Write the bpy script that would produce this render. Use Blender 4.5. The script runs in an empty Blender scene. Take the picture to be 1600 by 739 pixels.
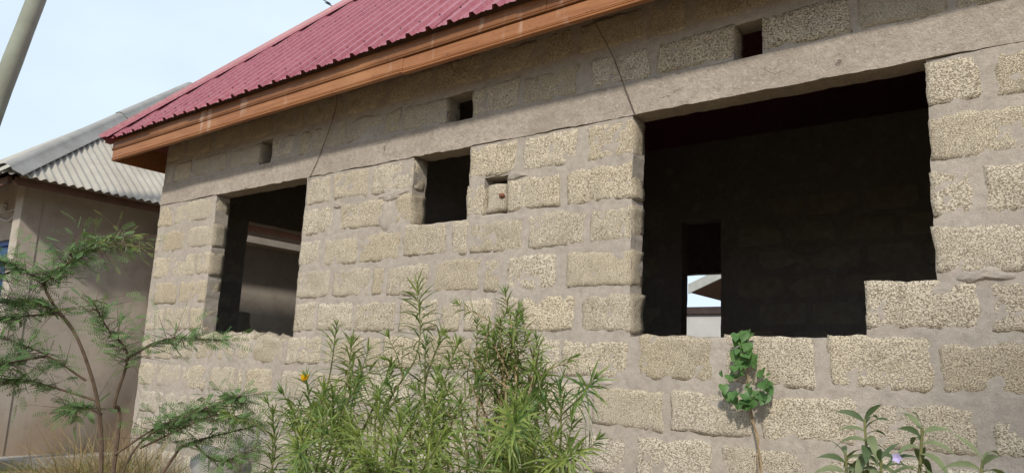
import bpy, math, random
import numpy as np
from mathutils import Vector, Matrix, noise
R = math.radians
scn = bpy.context.scene
C = scn.collection
rnd = random.Random(11)

# ---------------------------------------------------------------- camera
cam = bpy.data.cameras.new('camera'); co = bpy.data.objects.new('camera', cam); C.objects.link(co)
cam.sensor_width = 36.0; cam.lens = 27.07; cam.clip_start = 0.05; cam.clip_end = 3000
rx = Vector((0.78994, 0.61147, 0.04582)); up = Vector((0.07331, -0.16837, 0.98299)); bk = Vector((0.60879, -0.77315, -0.17783))
m = Matrix.Identity(4)
for i in range(3):
    m[i][0] = rx[i]; m[i][1] = up[i]; m[i][2] = bk[i]
m[0][3], m[1][3], m[2][3] = 0.0, -3.7, 1.2
co.matrix_world = m
scn.camera = co

# ---------------------------------------------------------------- sky, sun, exposure
AZ, EL = R(25), R(37)
tosun = Vector((math.sin(AZ)*math.cos(EL), -math.cos(AZ)*math.cos(EL), math.sin(EL)))
w = bpy.data.worlds.new('World'); scn.world = w; w.use_nodes = True
nt = w.node_tree; nt.nodes.clear()
out = nt.nodes.new('ShaderNodeOutputWorld'); bg = nt.nodes.new('ShaderNodeBackground')
sky = nt.nodes.new('ShaderNodeTexSky'); sky.sky_type = 'NISHITA'; sky.sun_disc = False
sky.sun_elevation = EL; sky.sun_rotation = math.atan2(tosun.x, tosun.y)
sky.air_density = 1.0; sky.dust_density = 1.5; sky.ozone_density = 1.0; sky.altitude = 800
tc = nt.nodes.new('ShaderNodeTexCoord')
mp = nt.nodes.new('ShaderNodeMapping'); mp.inputs['Scale'].default_value = (1.0, 1.0, 2.2)
nz = nt.nodes.new('ShaderNodeTexNoise'); nz.inputs['Scale'].default_value = 1.6; nz.inputs['Detail'].default_value = 6; nz.inputs['Roughness'].default_value = 0.55
cr = nt.nodes.new('ShaderNodeValToRGB'); cr.color_ramp.elements[0].position = 0.30; cr.color_ramp.elements[1].position = 0.68
cr.color_ramp.elements[0].color = (0.74,)*3 + (1,); cr.color_ramp.elements[1].color = (1.0,)*3 + (1,)
mix = nt.nodes.new('ShaderNodeMix'); mix.data_type = 'RGBA'
mix.inputs[7].default_value = (6.5, 7.6, 8.7, 1)          # thin bright cloud veil
nt.links.new(tc.outputs['Generated'], mp.inputs[0]); nt.links.new(mp.outputs[0], nz.inputs['Vector'])
nt.links.new(nz.outputs['Fac'], cr.inputs[0]); nt.links.new(cr.outputs[0], mix.inputs[0])
nt.links.new(sky.outputs[0], mix.inputs[6]); nt.links.new(mix.outputs[2], bg.inputs['Color'])
bg.inputs['Strength'].default_value = 0.12
nt.links.new(bg.outputs[0], out.inputs[0])
sl = bpy.data.lights.new('sun', 'SUN'); sl.energy = 3.2; sl.angle = R(4); sl.color = (1.0, 0.93, 0.82)
so = bpy.data.objects.new('sun', sl); C.objects.link(so); so.rotation_euler = tosun.to_track_quat('Z', 'Y').to_euler(); so.location = (6, -10, 12)
scn.view_settings.view_transform = 'Standard'; scn.view_settings.look = 'None'; scn.view_settings.gamma = 1
scn.view_settings.exposure = 0.12
scn.view_settings.use_curve_mapping = False

# ---------------------------------------------------------------- helpers
def obj(name, verts, faces, mat=None, parent=None, smooth=False):
    me = bpy.data.meshes.new(name); me.from_pydata([tuple(v) for v in verts], [], faces); me.update()
    if smooth: me.shade_smooth()
    o = bpy.data.objects.new(name, me); C.objects.link(o)
    if mat: me.materials.append(mat)
    if parent: o.parent = parent
    return o
def empty(name, parent=None):
    o = bpy.data.objects.new(name, None); C.objects.link(o); o.empty_display_size = .2
    if parent: o.parent = parent
    return o
def tag(o, label=None, cat=None, group=None, kind=None):
    if label: o['label'] = label
    if cat: o['category'] = cat
    if group: o['group'] = group
    if kind: o['kind'] = kind
    return o
class MB:
    def __init__(s): s.v = []; s.f = []
    def add(s, v, f):
        n = len(s.v); s.v += [tuple(p) for p in v]; s.f += [tuple(i+n for i in q) for q in f]
    def box(s, a, b):
        x0, y0, z0 = a; x1, y1, z1 = b
        s.add([(x0,y0,z0),(x1,y0,z0),(x1,y1,z0),(x0,y1,z0),(x0,y0,z1),(x1,y0,z1),(x1,y1,z1),(x0,y1,z1)],
              [(0,3,2,1),(4,5,6,7),(0,1,5,4),(1,2,6,5),(2,3,7,6),(3,0,4,7)])
    def tube(s, pts, rad, n=6, cap=True):
        pts = [Vector(p) for p in pts]
        if not isinstance(rad, (list, tuple)): rad = [rad]*len(pts)
        vs = []; ref = Vector((.31, .2, .93))
        for i, p in enumerate(pts):
            t = (pts[min(i+1, len(pts)-1)] - pts[max(i-1, 0)])
            t = t.normalized() if t.length > 1e-9 else Vector((0,0,1))
            a = t.cross(ref)
            if a.length < .05: a = t.cross(Vector((1,0,0)))
            a.normalize(); b = t.cross(a)
            for k in range(n):
                q = 2*math.pi*k/n
                vs.append(p + (a*math.cos(q) + b*math.sin(q))*rad[i])
        fs = []
        for i in range(len(pts)-1):
            for k in range(n):
                k2 = (k+1) % n
                fs.append((i*n+k, i*n+k2, (i+1)*n+k2, (i+1)*n+k))
        if cap:
            fs.append(tuple(range(n))[::-1]); fs.append(tuple((len(pts)-1)*n+k for k in range(n)))
        s.add(vs, fs)
    def build(s, name, mat=None, parent=None, smooth=False): return obj(name, s.v, s.f, mat, parent, smooth)
def spline(pts, n=6):
    P = [Vector(p) for p in pts]; P = [P[0]*2-P[1]] + P + [P[-1]*2-P[-2]]; o = []
    for i in range(1, len(P)-2):
        for k in range(n):
            t = k/n; a, b, c, d = P[i-1], P[i], P[i+1], P[i+2]
            o.append(.5*((2*b)+(c-a)*t+(2*a-5*b+4*c-d)*t*t+(-a+3*b-3*c+d)*t**3))
    o.append(P[-2]); return o

# ---------------------------------------------------------------- materials
def newmat(name):
    m = bpy.data.materials.new(name); m.use_nodes = True
    return m, m.node_tree, m.node_tree.nodes['Principled BSDF']
class NT:
    def __init__(s, nt): s.nt = nt; s.pos = None
    def n(s, t, **k):
        x = s.nt.nodes.new(t)
        for a, b in k.items():
            if a in x.inputs: x.inputs[a].default_value = b
            else: setattr(x, a, b)
        return x
    def l(s, a, b): s.nt.links.new(a, b)
    def geo(s):
        if not s.pos: s.pos = s.n('ShaderNodeNewGeometry').outputs['Position']
        return s.pos
    def noise(s, scale, detail=4, rough=.55, vec=None, dist=0):
        x = s.n('ShaderNodeTexNoise'); x.inputs['Scale'].default_value = scale; x.inputs['Detail'].default_value = detail
        x.inputs['Roughness'].default_value = rough; x.inputs['Distortion'].default_value = dist
        s.l(vec if vec else s.geo(), x.inputs['Vector']); return x.outputs['Fac']
    def vor(s, scale, feature='F1', vec=None):
        x = s.n('ShaderNodeTexVoronoi'); x.feature = feature; x.inputs['Scale'].default_value = scale
        s.l(vec if vec else s.geo(), x.inputs['Vector']); return x
    def ramp(s, v, stops):
        x = s.n('ShaderNodeValToRGB'); e = x.color_ramp.elements
        while len(e) < len(stops): e.new(.5)
        for i, (p, c) in enumerate(stops):
            e[i].position = p; e[i].color = (c if isinstance(c, tuple) else (c, c, c)) + (1,)
        s.l(v, x.inputs[0]); return x.outputs[0]
    def mix(s, fac, a, b, mode='MIX'):
        x = s.n('ShaderNodeMix'); x.data_type = 'RGBA'; x.blend_type = mode
        for v, i in ((fac, 0), (a, 6), (b, 7)):
            if isinstance(v, (int, float)): x.inputs[i].default_value = v
            elif isinstance(v, tuple): x.inputs[i].default_value = v + (1,)
            else: s.l(v, x.inputs[i])
        return x.outputs[2]
    def math(s, op, a, b=0.0):
        x = s.n('ShaderNodeMath'); x.operation = op
        for v, i in ((a, 0), (b, 1)):
            if isinstance(v, (int, float)): x.inputs[i].default_value = v
            else: s.l(v, x.inputs[i])
        return x.outputs[0]
    def bump(s, h, strength=.5, dist=.01, base=None):
        x = s.n('ShaderNodeBump'); x.inputs['Strength'].default_value = strength; x.inputs['Distance'].default_value = dist
        s.l(h, x.inputs['Height'])
        if base: s.l(base, x.inputs['Normal'])
        return x.outputs[0]

def mat_block():
    m, nt, b = newmat('pumice_block'); t = NT(nt)
    oi = t.n('ShaderNodeObjectInfo').outputs['Random']
    tint = t.ramp(oi, [(0, (.55, .455, .32)), (.2, (.645, .545, .395)), (.45, (.605, .515, .385)), (.7, (.66, .575, .45)), (.85, (.56, .48, .37)), (1, (.645, .55, .40))])
    big = t.noise(1.1, 3)
    col = t.mix(t.ramp(big, [(.38, 0), (.68, .75)]), tint, (.60, .52, .41))            # weathered grey patches
    sep = t.n('ShaderNodeSeparateXYZ'); t.l(t.geo(), sep.inputs[0])
    low = t.math('ADD', t.math('MULTIPLY', sep.outputs['Z'], -1.1), t.math('ADD', t.math('MULTIPLY', big, 1.0), 1.15))
    col = t.mix(t.math('MULTIPLY', t.ramp(low, [(.35, 0), (.9, 1)]), .5), col, (.67, .62, .545))     # lime bloom on the lower courses
    patch = t.noise(4.5, 5, .65)
    col = t.mix(t.ramp(patch, [(.50, 0), (.72, .6)]), col, (.42, .345, .25))
    col = t.mix(t.ramp(t.noise(9, 4, .6), [(.60, 0), (.74, .5)]), col, (.45, .40, .34))                # cement slurry wiped over the faces
    # every block has its own grain: coordinates scaled and shifted by the block's random number
    sc = t.math('ADD', .72, t.math('MULTIPLY', t.math('FRACT', t.math('MULTIPLY', oi, 17.3)), .6))
    vm = t.n('ShaderNodeVectorMath'); vm.operation = 'SCALE'; t.l(t.geo(), vm.inputs[0]); t.l(sc, vm.inputs['Scale'])
    st = t.n('ShaderNodeMapping'); st.inputs['Scale'].default_value = (.75, .85, 1.1); t.l(vm.outputs[0], st.inputs[0]); sv = st.outputs[0]
    g1 = t.noise(178, 3, .78, sv); v1 = t.vor(230, 'F1', sv)
    pit = t.math('MULTIPLY', t.ramp(g1, [(.42, 0), (.50, 1)]), t.ramp(v1.outputs['Distance'], [(.2, 1), (.8, .5)]))
    pf = t.math('ADD', .73, t.math('MULTIPLY', t.math('FRACT', t.math('MULTIPLY', oi, 7.7)), .27))
    col = t.mix(t.math('MULTIPLY', t.ramp(pit, [(0, 1), (.6, 0)]), pf), col, (.135, .095, .055))
    col = t.mix(t.ramp(t.noise(210, 2, .5, sv), [(.53, 0), (.64, .6)]), col, (.74, .68, .56))
    t.l(col, b.inputs['Base Color']); b.inputs['Roughness'].default_value = .95; b.inputs['Specular IOR Level'].default_value = .15
    h = t.math('ADD', t.math('MULTIPLY', pit, .8), t.math('ADD', t.math('MULTIPLY', t.noise(150, 3, .7, sv), .5), t.math('MULTIPLY', t.noise(18, 3, .6), .45)))
    t.l(t.bump(h, .85, .006), b.inputs['Normal']); return m
def mat_mortar(name='mortar', cracks=False, c0=(.355, .31, .265), c1=(.45, .395, .34)):
    m, nt, b = newmat(name); t = NT(nt)
    n1 = t.noise(2.3, 5); n2 = t.noise(22, 5, .65)
    col = t.mix(t.ramp(n1, [(.3, 0), (.7, 1)]), c0, c1)
    col = t.mix(t.ramp(n2, [(.35, .55), (.6, 0)]), col, tuple(x*.74 for x in c0))
    col = t.mix(t.ramp(t.noise(7, 3), [(.56, 0), (.72, .55)]), col, (.44, .395, .35))
    col = t.mix(t.ramp(t.noise(240, 2), [(.35, .45), (.5, 0)]), col, tuple(x*.55 for x in c0))
    h = t.math('ADD', t.math('MULTIPLY', n2, 1.0), t.math('MULTIPLY', t.noise(150, 3, .6), .35))
    if cracks:
        col = t.mix(t.ramp(t.noise(55, 4, .7), [(.56, 0), (.68, .7)]), col, (.22, .18, .14)); col = t.mix(t.ramp(t.noise(3.1, 5, .7), [(.5, 0), (.7, .55)]), col, (.27, .225, .185)); col = t.mix(t.ramp(t.noise(70, 3, .6), [(.58, 0), (.7, .6)]), col, (.53, .47, .40)); h = t.math('ADD', h, t.math('MULTIPLY', t.noise(60, 4, .7), 1.6))
        mpn = t.n('ShaderNodeMapping'); mpn.inputs['Scale'].default_value = (.55, 1, 2.1)
        dn = t.n('ShaderNodeTexNoise'); dn.inputs['Scale'].default_value = 9; dn.inputs['Detail'].default_value = 5
        t.l(t.geo(), dn.inputs['Vector'])
        ad = t.n('ShaderNodeVectorMath'); ad.operation = 'MULTIPLY_ADD'; ad.inputs[1].default_value = (.14, .14, .14)
        t.l(dn.outputs['Color'], ad.inputs[0]); t.l(t.geo(), ad.inputs[2]); t.l(ad.outputs[0], mpn.inputs[0])
        vd = t.vor(2.4, 'DISTANCE_TO_EDGE', mpn.outputs[0]).outputs['Distance']
        line = t.math('MULTIPLY', t.ramp(vd, [(.0015, 1), (.006, 0)]), t.ramp(t.noise(2.6, 3), [(.57, 0), (.63, 1)]))
        col = t.mix(t.math('MULTIPLY', line, .8), col, (.06, .045, .035))
        h = t.math('SUBTRACT', h, t.math('MULTIPLY', line, .5))
    t.l(col, b.inputs['Base Color']); b.inputs['Roughness'].default_value = .93; b.inputs['Specular IOR Level'].default_value = .2
    t.l(t.bump(t.math('ADD', h, t.math('MULTIPLY', t.noise(8, 3), 1.2)), .75, .007), b.inputs['Normal']); return m
def mat_plain(name, col, rough=.8, var=.25, scale=6, metal=0, bump=.2, spec=.3, c2=None, bs=60):
    m, nt, b = newmat(name); t = NT(nt)
    n1 = t.noise(scale, 5, .6)
    c2 = c2 or tuple(x*(1-var) for x in col)
    t.l(t.mix(t.ramp(n1, [(.32, 0), (.7, 1)]), col, c2), b.inputs['Base Color'])
    b.inputs['Roughness'].default_value = rough; b.inputs['Metallic'].default_value = metal; b.inputs['Specular IOR Level'].default_value = spec
    if bump: t.l(t.bump(t.noise(bs, 4), bump, .004), b.inputs['Normal'])
    return m
def mat_roof():
    m, nt, b = newmat('red_painted_sheet'); t = NT(nt)
    n1 = t.noise(1.3, 4); n2 = t.noise(30, 4, .7)
    col = t.mix(t.ramp(n1, [(.35, 0), (.7, 1)]), (.225, .034, .056), (.285, .064, .086))
    col = t.mix(t.ramp(n2, [(.38, .03), (.75, .42)]), col, (.43, .235, .245))        # chalky dust
    t.l(col, b.inputs['Base Color']); b.inputs['Specular IOR Level'].default_value = .6
    t.l(t.ramp(n2, [(.3, .32), (.7, .48)]), b.inputs['Roughness'])
    t.l(t.bump(t.noise(5, 2), .12, .01), b.inputs['Normal']); return m
def mat_wood(name='varnished_timber', k=1.0):
    m, nt, b = newmat(name); t = NT(nt)
    mpn = t.n('ShaderNodeMapping'); mpn.inputs['Scale'].default_value = (1.1, 16, 22)
    t.l(t.geo(), mpn.inputs[0])
    gr = t.noise(2.2, 6, .65, mpn.outputs[0], .6)
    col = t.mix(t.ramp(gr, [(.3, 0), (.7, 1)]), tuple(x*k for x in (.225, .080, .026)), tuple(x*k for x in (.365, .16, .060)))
    col = t.mix(t.ramp(t.noise(1.6, 4), [(.5, 0), (.72, .6)]), col, (.41, .20, .085))
    st = t.n('ShaderNodeMapping'); st.inputs['Scale'].default_value = (3.2, 1, .7); t.l(t.geo(), st.inputs[0])
    col = t.mix(t.ramp(t.noise(1.2, 4, .6, st.outputs[0]), [(.61, 0), (.68, .7)]), col, (.47, .33, .25))   # bleached drips
    col = t.mix(t.ramp(t.noise(45, 3), [(.62, 0), (.72, .6)]), col, (.10, .035, .02))
    t.l(col, b.inputs['Base Color']); b.inputs['Roughness'].default_value = .5; b.inputs['Specular IOR Level'].default_value = .4
    t.l(t.bump(gr, .25, .003), b.inputs['Normal']); return m
def mat_leaf(name, c0, c1, trans=.35, rough=.5):
    m, nt, b = newmat(name); t = NT(nt)
    n1 = t.noise(3.0, 3); n2 = t.noise(28, 2)
    f = t.math('ADD', t.math('MULTIPLY', n1, .6), t.math('MULTIPLY', n2, .4))
    col = t.mix(t.ramp(f, [(.36, 0), (.64, 1)]), c0, c1)
    t.l(col, b.inputs['Base Color']); b.inputs['Roughness'].default_value = rough; b.inputs['Specular IOR Level'].default_value = .35
    tr = t.n('ShaderNodeBsdfTranslucent'); t.l(t.mix(.5, col, (.16, .24, .03)), tr.inputs[0])
    mx = t.n('ShaderNodeMixShader'); mx.inputs[0].default_value = trans
    t.l(b.outputs[0], mx.inputs[1]); t.l(tr.outputs[0], mx.inputs[2])
    t.l(mx.outputs[0], nt.nodes['Material Output'].inputs[0]); return m
def mat_plaster():
    m, nt, b = newmat('cement_plaster'); t = NT(nt)
    n1 = t.noise(.9, 5, .6); n2 = t.noise(6, 5, .65)
    col = t.mix(t.ramp(n1, [(.3, 0), (.7, 1)]), (.35, .305, .26), (.44, .39, .335))
    col = t.mix(t.ramp(n2, [(.48, 0), (.70, .6)]), col, (.29, .245, .20))
    sep = t.n('ShaderNodeSeparateXYZ'); t.l(t.geo(), sep.inputs[0])
    low = t.math('ADD', t.math('MULTIPLY', sep.outputs['Z'], -1.0), t.math('MULTIPLY', t.noise(2.4, 5), 1.6))
    col = t.mix(t.ramp(low, [(-.1, 0), (.7, .7)]), col, (.31, .215, .145))      # splashed red soil above the plinth
    t.l(col, b.inputs['Base Color']); b.inputs['Roughness'].default_value = .92; b.inputs['Specular IOR Level'].default_value = .2
    t.l(t.bump(t.noise(40, 5), .3, .004), b.inputs['Normal']); return m

M = dict(block=mat_block(), mortar=mat_mortar(), beam=mat_mortar('ring_beam_concrete', True, (.36, .305, .255), (.455, .395, .335)),
    roof=mat_roof(), wood=mat_wood(), wood2=mat_wood('dark_varnish_eave_shade', .72), plaster=mat_plaster(),  # wood2: darker stain plus painted shade of the roof sheet above
    darkwood=mat_plain('rough_timber', (.12, .065, .04), .85, .4, 9),
    fibre=mat_plain('fibre_cement', (.40, .375, .33), .9, .2, 3, bump=.25, c2=(.30, .275, .235)),
    cap=mat_plain('weathered_hip_cap', (.31, .305, .29), .85, .2, 4, c2=(.23, .22, .205)),
    plinth=mat_plain('plinth_cement', (.42, .39, .36), .9, .25, 4),
    blue=mat_plain('blue_shutter_paint', (.012, .055, .22), .5, .3, 5),
    dirt=mat_plain('weedy_soil', (.27, .185, .115), .97, .35, 1.6, bump=.6, bs=14, c2=(.16, .125, .065)),
    floor=mat_plain('cement_floor', (.26, .23, .20), .9, .3, 3),
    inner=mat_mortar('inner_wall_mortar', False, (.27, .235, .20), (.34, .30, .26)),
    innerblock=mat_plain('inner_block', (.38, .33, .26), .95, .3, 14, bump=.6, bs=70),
    pole=mat_plain('treated_pole', (.27, .29, .235), .85, .25, 3, c2=(.20, .20, .16), bump=.4, bs=25),
    wire=mat_plain('black_cable', (.02, .02, .02), .6, .2, 5, bump=0),
    rust=mat_plain('binding_wire', (.10, .07, .05), .7, .3, 20, bump=0),
    conduit=mat_plain('grey_cable', (.50, .49, .47), .6, .2, 8, bump=0),
    white=mat_plain('white_plastic', (.72, .72, .70), .5, .1, 8, bump=0),
    fence=mat_plain('whitewashed_wall', (.55, .55, .54), .9, .15, 3),
    coping=mat_plain('dark_coping', (.07, .05, .045), .8, .4, 8),
    metalroof=mat_plain('grey_sheet_edge', (.40, .41, .38), .6, .2, 6),
    screw=mat_plain('screw_head', (.10, .045, .05), .5, .3, 9, bump=0),
    stone=mat_plain('pale_stone', (.40, .37, .33), .95, .3, 8, bump=.5),
    brick=mat_plain('red_brick_bit', (.22, .09, .05), .9, .3, 30),
    bark=mat_plain('twig_bark', (.145, .10, .07), .9, .4, 30, bump=.5),
    drystem=mat_plain('dry_stem', (.36, .26, .15), .9, .35, 25, bump=.3),
    greenstem=mat_plain('green_stem', (.17, .17, .065), .8, .3, 25, bump=.2),
    thorn=mat_plain('thorn', (.62, .58, .48), .6, .2, 25, bump=0),
    flower=mat_plain('yellow_petal', (.75, .45, .01), .6, .15, 25, bump=0),
    lilac=mat_plain('lilac_petal', (.42, .36, .60), .6, .15, 25, bump=0),
    drygrass=mat_leaf('dry_grass', (.21, .155, .075), (.36, .27, .14), .2, .8),
    grass=mat_leaf('green_grass', (.10, .14, .03), (.21, .22, .06), .3, .6),
    olea=mat_leaf('narrow_leaf', (.07, .15, .04), (.30, .345, .08), .35, .42),
    olea2=mat_leaf('fine_narrow_leaf', (.11, .185, .04), (.26, .315, .085), .35, .5),
    acac=mat_leaf('feathery_leaf', (.085, .17, .062), (.165, .26, .09), .4, .6),
    acac2=mat_leaf('young_feathery_leaf', (.15, .23, .04), (.22, .29, .07), .35, .6),
    vine=mat_leaf('vine_leaf', (.06, .15, .045), (.12, .225, .07), .3, .45),
    broad=mat_leaf('broad_leaf', (.125, .16, .075), (.21, .24, .12), .25, .55),
    broad2=mat_leaf('broad_leaf_dark', (.055, .09, .04), (.10, .14, .06), .25, .55))

# ================================================================ SETTING
g = 400
v = []; f = []
N = 60
def gh(x, y): return 0.02*noise.noise(Vector((x*.8, y*.8, 0)))
gx = [-g, -120, -50] + [-20 + i for i in range(40)] + [50, 120, g]; gy = [-g, -100, -30] + [-10 + i for i in range(40)] + [60, 150, g]
for y in gy:
    for x in gx: v.append((x, y, gh(x, y) if abs(x) < 19 and -9 < y < 29 else 0))
nx = len(gx)
for j in range(len(gy)-1):
    for i in range(nx-1): f.append((j*nx+i, j*nx+i+1, (j+1)*nx+i+1, (j+1)*nx+i))
tag(obj('ground', v, f, M['dirt'], None, True), kind='structure')

# ================================================================ BLOCK HOUSE
TH = .135
house = empty('block_house'); house.location = (0, 0, 0)
tag(house, 'unfinished concrete block house with a steep red sheet roof and empty window openings', 'house')
T = lambda x: .011*(x+3.8)

def subdiv(keys, step):
    o = []
    keys = sorted(set(keys))
    for a, b in zip(keys[:-1], keys[1:]):
        n = max(1, int(math.ceil((b-a)/step)))
        o += [a + (b-a)*i/n for i in range(n)]
    return o + [keys[-1]]
def slab(name, u0, u1, v0, v1, holes, mp, mat, parent, th=TH, step=.04, amp=.004, rag=.009, seed=0):
    """wall slab in (u, v) with holes; mp(u, v, w) -> world, w = 0 outer face, th inner face"""
    us = subdiv([u0, u1] + [h[i] for h in holes for i in (0, 1) if u0 < h[i] < u1], step)
    vs = subdiv([v0, v1] + [h[i] for h in holes for i in (2, 3) if v0 < h[i] < v1], step)
    nu, nv = len(us), len(vs)
    solid = {}
    for i in range(nu-1):
        cu = (us[i]+us[i+1])/2
        for j in range(nv-1):
            cv = (vs[j]+vs[j+1])/2
            solid[i, j] = not any(h[0] < cu < h[1] and h[2] < cv < h[3] for h in holes)
    S = lambda i, j: solid.get((i, j), False)
    V = []; idx = {}
    def vert(i, j, k):
        if (i, j, k) in idx: return idx[i, j, k]
        u, q = us[i], vs[j]
        cells = [S(i-1, j-1), S(i, j-1), S(i-1, j), S(i, j)]
        edge = not all(cells)
        inner = 0 < i < nu-1 and 0 < j < nv-1
        p = Vector((u*9+seed, q*9, 3.3))
        d = amp*noise.noise(p*.5)*1.6 + amp*.8*noise.noise(p*3)
        if edge and inner and rag:
            u += rag*noise.noise(p*1.6 + Vector((7, 0, 0))); q += rag*noise.noise(p*1.6 + Vector((0, 9, 0)))
        ww = (d + (.004 if edge and inner else 0)) if k == 0 else th + d*.5
        idx[i, j, k] = len(V); V.append(mp(u, q, ww)); return idx[i, j, k]
    F = []
    for (i, j), s in solid.items():
        if not s: continue
        a = [vert(i, j, 0), vert(i+1, j, 0), vert(i+1, j+1, 0), vert(i, j+1, 0)]
        b = [vert(i, j, 1), vert(i+1, j, 1), vert(i+1, j+1, 1), vert(i, j+1, 1)]
        F.append(tuple(a)); F.append(tuple(b[::-1]))
        if not S(i, j-1): F.append((a[1], a[0], b[0], b[1]))
        if not S(i+1, j): F.append((a[2], a[1], b[1], b[2]))
        if not S(i, j+1): F.append((a[3], a[2], b[2], b[3]))
        if not S(i-1, j): F.append((a[0], a[3], b[3], b[0]))
    return obj(name, V, F, mat, parent, False)

def rblock(x0, x1, y0, y1, z0, z1, r=.02, step=.034, amp=.006, seed=0, top=None, big=.004, wob=.011):
    """rounded, pitted block with an uneven outline"""
    n = [max(2, int(round((b-a)/step))) for a, b in ((x0, x1), (y0, y1), (z0, z1))]
    n[1] = 3
    c = Vector(((x0+x1)/2, (y0+y1)/2, (z0+z1)/2)); h = Vector(((x1-x0)/2, (y1-y0)/2, (z1-z0)/2))
    r = min(r, h.x*.8, h.y*.8, h.z*.8)
    idx = {}; V = []; F = []
    # skew so that no two blocks are the same rectangle
    sk = [rnd.uniform(-1, 1) for _ in range(6)]
    def vert(i, j, k):
        if (i, j, k) in idx: return idx[i, j, k]
        p = Vector((-h.x+2*h.x*i/n[0], -h.y+2*h.y*j/n[1], -h.z+2*h.z*k/n[2]))
        q = Vector((max(-h.x+r, min(h.x-r, p.x)), max(-h.y+r, min(h.y-r, p.y)), max(-h.z+r, min(h.z-r, p.z))))
        d = p-q
        if d.length > 1e-9: d = d.normalized(); p = q + d*r
        else: d = Vector((0, 0, 0))
        p.x += p.z/h.z*sk[0]*.008; p.z += p.x/h.x*sk[1]*.009
        if wob: wq = (p+c)*8+Vector((seed*5.1, 0, 0)); p.x += wob*noise.noise(wq); p.z += wob*noise.noise(wq+Vector((0, 31, 0)))+.5*wob*noise.noise(wq*2.7)
        s = Vector((seed*3.7, seed*1.3, 0))
        a = noise.noise((p+c)*11 + s)*big*2 + noise.noise((p+c)*42 + s)*amp
        p = p + d*a
        if j == 0:                                       # worn rim sinks below the mortar
            e = min(h.x-abs(p.x), h.z-abs(p.z)); e = max(0, e)
            p.y += .0048*math.exp(-e/.006) + .0022*noise.noise((p+c)*23 + s)
        if top and p.z > h.z*.1: p.z += top(p.x+c.x, p.y)*(p.z/h.z)
        idx[i, j, k] = len(V); V.append(p+c); return idx[i, j, k]
    for i in range(n[0]):
        for k in range(n[2]):
            F.append((vert(i,0,k), vert(i+1,0,k), vert(i+1,0,k+1), vert(i,0,k+1)))
            F.append((vert(i,n[1],k), vert(i,n[1],k+1), vert(i+1,n[1],k+1), vert(i+1,n[1],k)))
    for j in range(n[1]):
        for k in range(n[2]):
            F.append((vert(0,j,k), vert(0,j,k+1), vert(0,j+1,k+1), vert(0,j+1,k)))
            F.append((vert(n[0],j,k), vert(n[0],j+1,k), vert(n[0],j+1,k+1), vert(n[0],j,k+1)))
        for i in range(n[0]):
            F.append((vert(i,j,0), vert(i,j+1,0), vert(i+1,j+1,0), vert(i+1,j,0)))
            F.append((vert(i,j,n[2]), vert(i+1,j,n[2]), vert(i+1,j+1,n[2]), vert(i,j+1,n[2])))
    return V, F

XL, XR, ZT = -7.33, 2.4, 3.62
LB, LT = 2.69, 2.885         # ring beam
WIN = [(-6.335, -5.035, 1.40, LB), (-3.825, -3.30, 2.195, LB), (-2.075, -.875, 1.445, LB), (-.875, -.585, 1.685, LB)]
HOLE = [(-3.162, -2.965, 2.205, 2.455)]
VENT = [(-5.73, -5.56, 2.90, 3.10), (-3.545, -3.30, 2.90, 3.085), (-1.483, -1.326, 2.90, 3.085)]
front = slab('front_wall', XL, XR, 0, LB-.004, [(a-.002, b+.002, c-(.008 if c < 2 else 0), d+.1) for a, b, c, d in WIN[:3]] + [(WIN[3][0]-.02, WIN[3][1]+.002, WIN[3][2]-.008, WIN[3][3]+.1)] + HOLE, lambda u, q, w_: (u, w_, q), M['mortar'], house, step=.027, amp=.0036)
upper = slab('upper_wall', XL, XR, LT+.003, ZT, [(a, b, c-.1, d) for a, b, c, d in VENT], lambda u, q, w_: (u, w_, q), M['mortar'], house, step=.03, amp=.0036, seed=5)
slab('ring_beam', XL-.004, XR, LB, LT, [], lambda u, q, w_: (u, w_-.007+.006*noise.noise(Vector((u*2, q*3, 0))), q + (.008*noise.noise(Vector((u*14, 2, 0))) + .007*noise.noise(Vector((u*3, 5, 0))) + .005*noise.noise(Vector((u*37, 5, 0))) if q < LB+.01 else 0)), M['beam'], house, th=TH+.012, seed=9)

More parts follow.
